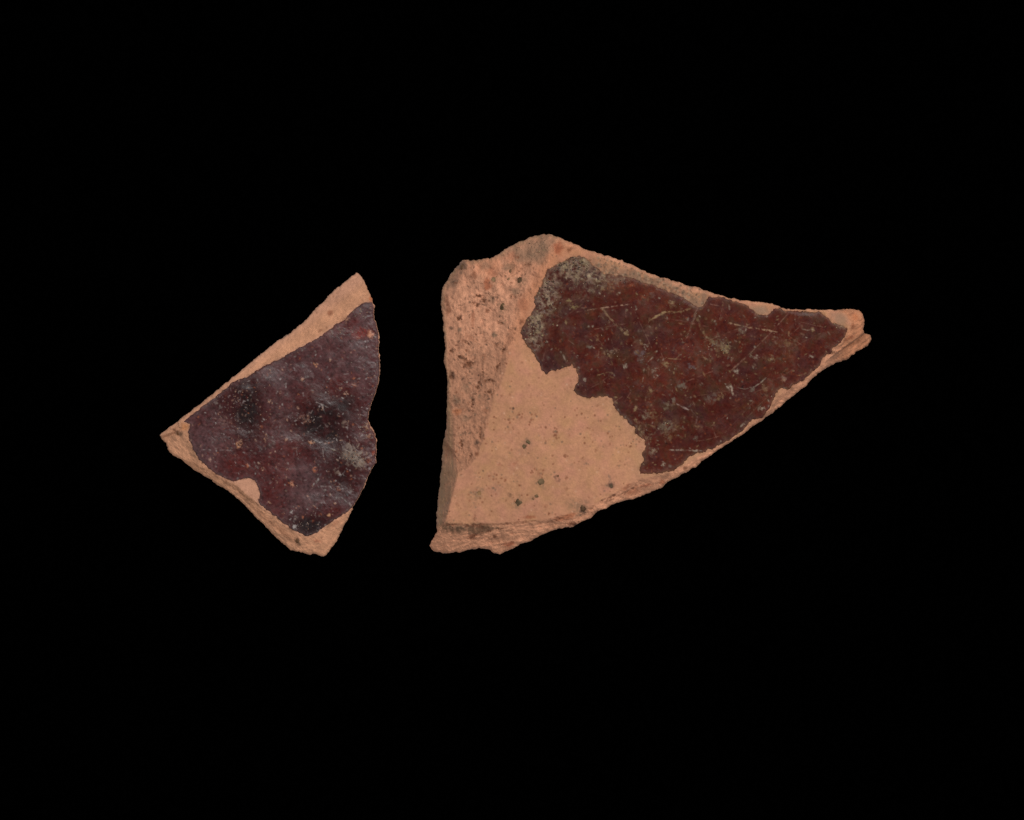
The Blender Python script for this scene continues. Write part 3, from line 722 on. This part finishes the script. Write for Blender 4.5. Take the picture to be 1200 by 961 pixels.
    cluster(843, 404, 7, 4, 26, .4, .9); cluster(850, 411, 3, 2, 12); cluster(781, 497, 3, 3, 10, .4, .9); cluster(716, 413, 4, 3, 12, .4, .9); cluster(740, 400, 60, 50, 60, .35, .7); cluster(840, 430, 60, 40, 60, .35, .7)
    cluster(755, 322, 40, 6, 60, .3, .7, False); cluster(590, 378, 4, 2, 5, .5, .9, False); cluster(627, 292, 12, 8, 50, .4, .9, False)
    Hall = np.where(sg < -.5, top, Hb)
    e = add_grains("earth_crust", R, Hall, pts, root, org)
    e["label"] = "grey-brown grains of soil stuck to glaze and rim"
    return root


# ================================================================== the small sherd
SMALL = [(416.3, 319.5), (420.8, 321.3), (425.5, 327.5), (429.5, 335), (433, 343.8), (435.5, 351.3), (438, 358), (437.5, 365.5), (438, 372.5), (441.3, 381.3), (443.8, 391.3), (444, 405), (444, 417.5), (445.8, 428.8), (444.5, 440), (442.5, 455), (438, 465), (434.5, 475), (431.6, 485), (431.6, 491), (433.8, 498.8), (438.8, 506.3), (441.3, 517.5), (441.3, 530), (440.5, 542.5), (435.5, 550), (430.5, 560), (426.3, 571.3), (420, 583.8), (413.8, 593.8), (408.8, 606.3), (402.5, 617.5), (397, 630), (390, 640), (384.5, 647), (382.5, 651.3), (376.3, 652), (370, 649.5), (360, 650), (350, 646.3), (340, 645), (330, 636.3), (317.5, 623.8), (305, 611.3), (292.5, 597.5), (280, 585.5), (265, 573.8), (247.5, 562.5), (232.5, 553.8), (217.5, 542.5), (205, 535), (196.3, 527), (193.8, 520), (188.8, 515), (187, 510), (191.3, 505.5), (202.5, 497.5), (215, 488), (230, 476.3), (240, 469), (257.5, 454.6), (275, 440), (290, 427.5), (305, 415), (320, 402.5), (332.5, 393.8), (342.5, 387.5), (352.5, 379.5), (362.5, 370), (370, 360), (380, 351.3), (390, 340), (400, 332.5), (408.8, 325)]
RIGHT = SMALL[6:30]
SMALL_TOP = [(435.5, 353), (427.5, 354.5), (417.5, 360), (410, 366.3), (406.3, 372.5), (402.5, 376.3), (392.5, 379.5), (385, 386.3), (376.3, 392.5), (365, 400), (350, 407.5), (335, 416.3), (322.5, 423), (310, 428.8), (300, 433.8), (292.5, 440), (280, 445), (270, 449.5), (262.5, 457.5), (245, 470), (230, 482.5), (215, 493.8)]
SMALL_LOW_A = [(223.8, 497), (221.3, 506.3), (222.5, 516.3), (227, 526.3), (232.5, 536.3), (242.5, 546.3), (252.5, 555), (263.8, 561.3), (273.8, 565)]
CHIP = [(280, 562), (290, 560.5), (298.8, 563), (302.5, 571.3), (304.5, 580), (303.8, 589.5)]
SMALL_LOW_B = [(312.5, 597.5), (325, 606.3), (337.5, 616.3), (347.5, 623), (358.8, 628), (367.5, 626.3), (377.5, 619.5), (388.8, 611.3), (398.8, 605), (408.8, 598)]
SMALL_GLAZE = SMALL_TOP + SMALL_LOW_A + CHIP + SMALL_LOW_B + RIGHT[::-1]
SMALL_FACE = [(x, y, .42) for x, y in SMALL_TOP] + [(x, y, .62) for x, y in SMALL_LOW_A] + [(x, y, .55) for x, y in SMALL_LOW_B] + [(x, y, .6) for x, y in RIGHT[::-1]]


def build_small():
    org = (345, 500)
    root = thing("pottery_sherd", "small triangular clay sherd almost wholly covered in dark purple-brown glaze", org)
    R = Raster(SMALL, GRID)
    X, Y = R.X, R.Y
    sd, nx, ny, _ = sdf(resample(SMALL, 1.0, 1.0, 6, 4), X, Y)
    sf, _, _, slope = sdf(resample(SMALL_FACE, 3, .6, 9, 6), X, Y)
    sg, gx, gy, _ = sdf(resample(SMALL_GLAZE, .9, 1.3, 6, 10), X, Y)
    out = sstep(-0.5, 2.5, sf)
    upper = out * sstep(10, -10, (Y - 500) + (X - 200) * .75)
    low = np.clip(out - upper, 0, 1)
    H = T0 - 4 - ((X - 350) * .6 - (Y - 500) * .6) ** 2 / 7000.0
    H += .10 * (Y - 500) - .03 * (X - 345)                        # it lies a little tipped towards the key lamp
    H += 1.2 * fbm(X, Y, 55, 3, 2) + .6 * fbm(X, Y, 24, 4, 2)
    for (cx, cy, sx, sy, a) in [(290, 478, 20, 34, -.13), (380, 494, 28, 22, -.17), (366, 616, 24, 12, -.14), (404, 548, 20, 22, -.10), (330, 440, 26, 26, .07), (250, 515, 24, 26, .06), (425, 405, 22, 30, .06), (366, 580, 28, 20, .08)]:
        H += a * (Y - cy) * np.exp(-((X - cx) / sx) ** 2 - ((Y - cy) / sy) ** 2)   # the glaze is dimpled and wavy
    sfp = np.maximum(sf, 0)
    H -= slope * (np.sqrt(sfp ** 2 + 1.5) - 1.22)
    H += out * sstep(0, 8, sfp) * (.9 * fbm(X, Y, 24, 12, 4) + .4 * fbm(X, Y, 7, 13, 3))
    H += low * .75 * fbm((X * .8 + Y * .6) * .3, -X * .6 + Y * .8, 5, 15, 5, .7)
    d = np.clip(-sd, 0, 2.5)
    H -= 2.5 - np.sqrt(np.maximum(6.25 - (2.5 - d) ** 2, 0))
    Hb = H + .16 * fbm(X, Y, 3.2, 22, 3, .7) * (.8 + 2.2 * out)

    n1 = fbm(X, Y, 50, 34, 4)[..., None]; n2 = fbm(X, Y, 9, 35, 4)[..., None]; n3 = fbm(X, Y, 3, 36, 2)[..., None]
    C = lin(197, 144, 116) * (1 + .05 * n1 + .08 * n2 + .06 * n3)
    lc = lin(203, 147, 113) * (1 + .07 * n1 + .16 * n2 + .05 * n3)
    C += (lc - C) * low[..., None]
    BRN = lin(125, 74, 50); DARK = lin(70, 52, 40)
    S = R.spot
    for (x, y, r, c, a, asp, an) in [(386, 366, 2.6, lin(150, 92, 66), .8, 1, 0), (365, 408, 1.6, BRN, .6, 1, 0), (375, 387, 2, BRN, .5, 1.4, -.5), (435, 350, 3, lin(176, 92, 52), .7, .7, 0), (209, 508, 3.2, DARK, .7, 1.3, .2), (204, 504, 2, BRN, .6, 1, 0),
                                     (348, 633, 2.6, DARK, .8, 1, .6), (350, 637, 2.2, DARK, .7, 1.2, .6), (372, 634, 3, lin(190, 110, 80), .5, 1.5, .2), (216, 500, 4, lin(196, 130, 84), .7, 1, 0), (232, 548, 6, lin(150, 104, 76), .5, 2, .6),
                                     (250, 562, 7, lin(152, 108, 80), .5, 2.2, .6), (285, 580, 8, lin(140, 98, 72), .5, 2, .75), (310, 606, 7, lin(160, 108, 80), .45, 2.2, .75), (335, 626, 6, lin(164, 108, 78), .4, 2, .7), (226, 530, 5, lin(150, 112, 84), .5, 2, 1.1),
                                     (335, 393, 2.2, lin(140, 118, 104), .6, 2, -.6), (432, 632, 2, BRN, .5, 1, 0), (392, 614, 3, lin(176, 116, 88), .5, 1.5, -.6)]:
        S(C, x, y, r, c, a, .6, .45, None, 0, asp, an)
    fr = np.exp(-np.maximum(sg, 0) / 1.6) * (sg > 0) * np.clip(.1 + 1.3 * fbm(X, Y, 4, 45, 3, .7), 0, 1)
    C += (lin(100, 68, 54) - C) * (.75 * fr)[..., None]
    for pts in [[(225, 532), (245, 551), (270, 570)], [(270, 573), (296, 594), (318, 613), (338, 630)], [(262, 562), (285, 580), (304, 593)]]:
        R.line(C, pts, 1.2, lin(132, 88, 62), .5, .7, H, -.6)
    for _ in range(160):
        t = rng.rand(); x, y = rng.uniform(188, 440), rng.uniform(320, 652)
        S(C, x, y, rng.uniform(.45, 1.1), [BRN, lin(150, 98, 72), lin(210, 160, 132)][rng.randint(3)], rng.uniform(.2, .55), .6, .2)

    gs = np.clip(-sg, 0, None)
    m1 = fbm(X, Y, 48, 71, 4)[..., None]; m2 = fbm(X, Y, 16, 72, 4)[..., None]; m3 = fbm(X, Y, 4, 73, 3)[..., None]
    G = lin(70, 31, 31) * np.ones(X.shape + (3,))
    G += (lin(80, 26, 22) - G) * np.clip(.2 + .7 * m1 + .5 * m2, 0, 1)
    m5 = fbm(X, Y, 2.6, 76, 2, .7)[..., None]
    # grey sheen painted into the colour in clouds, bare glaze between
    crust_sheen = np.clip(.35 + .5 * fbm(X, Y, 40, 74, 3) + .35 * fbm(X, Y, 12, 75, 3), 0, 1)
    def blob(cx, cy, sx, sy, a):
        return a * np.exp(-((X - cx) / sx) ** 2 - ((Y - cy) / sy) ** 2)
    crust_sheen = crust_sheen + blob(330, 440, 25, 25, .5) + blob(250, 510, 22, 28, .5) + blob(425, 400, 20, 35, .5) + blob(425, 445, 12, 25, .4) + blob(365, 580, 28, 18, .55) + blob(385, 420, 25, 20, .3)
    crust_sheen = crust_sheen - blob(288, 480, 16, 32, 1.2) - blob(378, 490, 22, 20, 1.2) - blob(395, 455, 14, 14, .6) - blob(368, 617, 20, 10, .9) - blob(300, 545, 20, 12, .6) - blob(395, 540, 16, 22, .7) - blob(355, 520, 20, 14, .5) - blob(322, 562, 12, 10, .6)
    crust_sheen = np.clip(crust_sheen, 0, 1)
    G += (lin(88, 64, 66) - G) * (.30 * crust_sheen * np.clip(.95 + .2 * m3[..., 0] + .4 * m5[..., 0], 0, 1.4))[..., None]
    dark = np.clip(blob(290, 478, 20, 40, 1.25) + blob(378, 494, 32, 25, 1.5) + blob(364, 616, 24, 13, 1.2) + blob(404, 548, 24, 28, 1.0) + blob(250, 470, 14, 10, .7) + blob(408, 470, 14, 14, .6), 0, 1.2) * np.clip(.85 + .5 * m2[..., 0] + .3 * m3[..., 0], 0, 1)  # dimples that catch no reflection, darkened in the colour
    dark = np.clip(dark, 0, 1)
    G *= np.clip(1 + .2 * m3 + .28 * m5, .4, 1.8)
    GL = .34 + .10 * crust_sheen + .05 * m2[..., 0]
    Hg = np.zeros_like(H)
    W1 = lin(190, 178, 172); GB = lin(140, 126, 118); OR = lin(176, 100, 66); PK = lin(196, 148, 122); DR = lin(96, 24, 14)
    # blood-red clear patches
    for (x, y, r, a) in [(425, 390, 7, 1.4), (418, 392, 5, .6), (320, 575, 9, .6), (396, 600, 6, .6), (405, 460, 12, .45), (345, 525, 10, .35), (398, 525, 8, .4), (333, 548, 7, .5), (287, 540, 8, .5), (410, 545, 9, .4), (362, 470, 9, .4), (385, 620, 5, .4)]:
        S(G, x, y, r, DR, min(1, a * .62), .95, .7, None, 0, 1, 0, .5)
    G += (lin(24, 11, 11) - G) * (.9 * dark)[..., None]
    for _ in range(1250):
        x, y = rng.uniform(214, 445), rng.uniform(352, 628)
        c = [W1, GB, GB, OR, PK, lin(110, 92, 94), DR, lin(34, 18, 20)][rng.randint(8)]
        S(G, x, y, rng.uniform(.4, .95) * (1.5 if rng.rand() < .06 else 1), c * .6, rng.uniform(.2, .8), .6, .3, Hg, rng.uniform(-.2, .25), rng.uniform(1, 1.6), rng.rand() * 3)
    for (x, y, r, c, a) in [(434.5, 392, 3.2, PK, .95), (432, 388, 2, OR, .9), (369.3, 428, 2.2, lin(206, 140, 100), 1), (354.5, 443.8, 1.8, PK, .9), (405, 460, 2.2, PK, 1), (416, 450, 2.8, lin(170, 104, 76), .9), (414, 444, 1.8, OR, .8), (386, 421.8, 2, PK, .8),  # first spot: pale highlight next to the red patch, painted in
                            (315, 470, 1.6, PK, .9), (280, 520.8, 3.2, lin(200, 140, 104), 1), (281, 517, 2, PK, .8), (290, 545.5, 2.6, OR, .9), (312, 513, 3.4, lin(168, 122, 96), .9), (307.5, 549.5, 2, PK, .9), (342.5, 568, 3.6, lin(192, 132, 104), 1), (343, 564, 2, OR, .8),
                            (364.5, 517.5, 2.8, lin(196, 136, 100), 1), (369, 550.5, 2.4, OR, 1), (396.8, 572.5, 2.3, lin(176, 116, 92), .9), (246, 538.8, 2, lin(200, 150, 130), .9), (395, 552, 3, lin(150, 126, 112), .8), (403.8, 497, 3.4, lin(146, 118, 104), .8),
                            (360, 492.5, 6, lin(150, 104, 88), .6), (352, 489, 4, lin(150, 104, 88), .5), (346, 617, 3, W1, .85), (342, 600, 1.8, W1, .9), (355, 606, 1.6, OR, .9), (385.5, 603, 2, lin(206, 150, 110), 1), (430, 500, 4, lin(170, 128, 96), .8), (432, 510, 3, lin(170, 118, 88), .7),
                            (437, 530, 2.6, lin(160, 74, 50), .8), (433, 540, 2.4, lin(170, 100, 74), .8), (264, 494, 6, lin(140, 100, 90), .5), (412, 534, 8, lin(150, 130, 116), .9), (420, 539, 7, lin(156, 136, 122), .9), (408, 528, 6, lin(146, 126, 114), .75), (424, 545, 5, lin(150, 128, 112), .75), (404, 536, 6, lin(124, 106, 96), .6),
                            (400, 556, 2.2, W1, .7), (300, 548, 3, GB, .6), (328, 460, 1.5, PK, .8), (324, 460, 1.5, W1, .5), (393, 590, 1.5, PK, .8), (335, 515, 1.8, PK, .7), (349, 478, 1.4, PK, .6), (318, 520, 4, GB, .35), (406, 372, 4, lin(196, 140, 110), .7), (388, 391, 4, GB, .5),
                            (253, 470, 3, lin(150, 134, 124), .6), (258, 476, 2.5, GB, .6), (384, 498, 2.4, GB, .6), (421, 365, 5, lin(112, 98, 100), .6)]:
        S(G, x, y, r * .88, c * .76, a, .55, .7, Hg, .3, 1, 0, 1.0)
    for (pts, w, c, a) in [([(236, 527), (247, 527.3)], .9, W1, .9), ([(258, 527.6), (270, 527.4)], .8, W1, .8), ([(378, 524), (379, 534), (381, 542)], .7, W1, .75), ([(399, 582), (412, 593)], .9, GB, .8), ([(376, 570), (388, 570.5)], .7, W1, .7),
                           ([(372, 472), (385, 478)], .7, W1, .7), ([(388, 526), (404, 533)], 1.0, lin(140, 126, 110), .8), ([(408, 540), (424, 552)], 1.0, lin(140, 126, 110), .8), ([(396, 538), (412, 534)], .9, lin(140, 126, 110), .7), ([(416, 525), (414, 545)], .8, lin(140, 126, 110), .7),
                           ([(377, 475), (381, 485)], .6, W1, .5), ([(420, 430), (440, 436)], .6, W1, .3)]:
        R.line(G, pts, w * .8, c * .7, a, .8, Hg, .1)
    for _ in range(160):
        x, y = rng.uniform(220, 440), rng.uniform(360, 620); t = rng.rand() * 6.28; L = rng.uniform(2, 9)
        R.line(G, [(x, y), (x + L * math.cos(t), y + L * math.sin(t))], .45, lin(150, 134, 130), rng.uniform(.15, .45), .4)
    for (cx, cy, sx, sy, n) in [(285, 475, 20, 30, 60), (385, 490, 34, 28, 60), (366, 610, 24, 14, 36), (410, 540, 18, 22, 50), (262, 468, 16, 12, 30)]:
        for _ in range(n):
            x, y = cx + rng.randn() * sx, cy + rng.randn() * sy
            S(G, x, y, rng.uniform(.35, .75), [lin(158, 142, 138), lin(112, 98, 96), lin(140, 104, 88)][rng.randint(3)], rng.uniform(.2, .8), .5, .2, Hg, .2, rng.uniform(1, 2), rng.rand() * 3)
    for _ in range(46):
        t = rng.uniform(-2.9, .9); r0 = rng.uniform(2, 8); r1 = r0 + rng.uniform(4, 12)
        cx, cy = 414 + rng.randn() * 4, 535 + rng.randn() * 4
        R.line(G, [(cx + r0 * math.cos(t), cy + r0 * math.sin(t)), (cx + r1 * math.cos(t), cy + r1 * math.sin(t))], .55, lin(140, 124, 112), rng.uniform(.25, .7), .4)
    S(G, 424, 390, 6.5, lin(120, 30, 14), .9, .6, .5, None, 0, 1.3, 0, .4); S(G, 434, 392, 3, lin(190, 128, 100), .9, .5, .5, Hg, .5)  # red patch, then its pale highlight painted into the colour
    rim = np.exp(-gs / 1.3) * (.4 + .8 * fbm(X, Y, 5, 79, 3)).clip(0, 1)
    G += (lin(120, 90, 80) - G) * (.5 * rim)[..., None]
    Hg = Hg + .2 * fbm(X, Y, 16, 80, 2) + .12 * fbm(X, Y, 4.5, 81, 3)
    # flaked, chattered right edge
    chat = np.exp(sd / 9.0) * sstep(395, 420, X)
    Hg += chat * (.9 * fbm(X, Y, 6, 82, 3) - .6)
    thick = 1.1 * (1 - np.exp(-gs / 1.2)) + .2 + Hg * sstep(0, 2.5, gs)
    top = H + np.maximum(thick, .3)
    body_top = np.where(sg < 0, H - .2, Hb)

    solid_from_raster("clay_body", R, sd, nx, ny, body_top, np.clip(C, .01, .9), np.full(X.shape, .9), M_CLAY, root, org, 'solid', 6.0, lin(176, 120, 90))
    sg2 = np.maximum(sg, sd + .4)
    px = np.where(sg >= sd + .4, gx, R.X); py = np.where(sg >= sd + .4, gy, R.Y)
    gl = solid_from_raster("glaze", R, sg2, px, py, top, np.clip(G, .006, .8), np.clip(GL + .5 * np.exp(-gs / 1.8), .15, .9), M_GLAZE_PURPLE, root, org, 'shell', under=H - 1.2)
    gl["label"] = "thin dark purple-brown glaze coat with pale specks"
    add_grit(R, Hb, [(209, 508, 2.6, (84, 62, 46)), (348.5, 633.5, 2.6, (70, 54, 42))], root, org)
    pts = []
    pal = [lin(128, 112, 102), lin(142, 120, 106), lin(104, 90, 84), lin(158, 122, 100)]
    def cluster(cx, cy, sx, sy, n, r0=.4, r1=1.0):
        for _ in range(n):
            x, y = cx + rng.randn() * sx, cy + rng.randn() * sy
            if height_at(R, sg, x, y) < -1.5 and height_at(R, sd, x, y) < -2:
                pts.append((x, y, rng.uniform(r0, r1), pal[rng.randint(len(pal))]))
    cluster(416, 535, 6, 5, 60); cluster(280, 475, 18, 18, 70, .3, .7); cluster(420, 365, 8, 6, 30); cluster(390, 385, 12, 5, 24); cluster(428, 505, 4, 8, 20); cluster(360, 492, 6, 3, 14); cluster(355, 612, 12, 9, 36, .35, .8)
    cluster(345, 500, 60, 60, 110, .3, .65); cluster(425, 430, 10, 35, 40, .35, .7)
    e = add_grains("earth_crust", R, top, pts, root, org)
    e["label"] = "pale grains of soil stuck to the dark glaze"
    return root


build_big()
build_small()
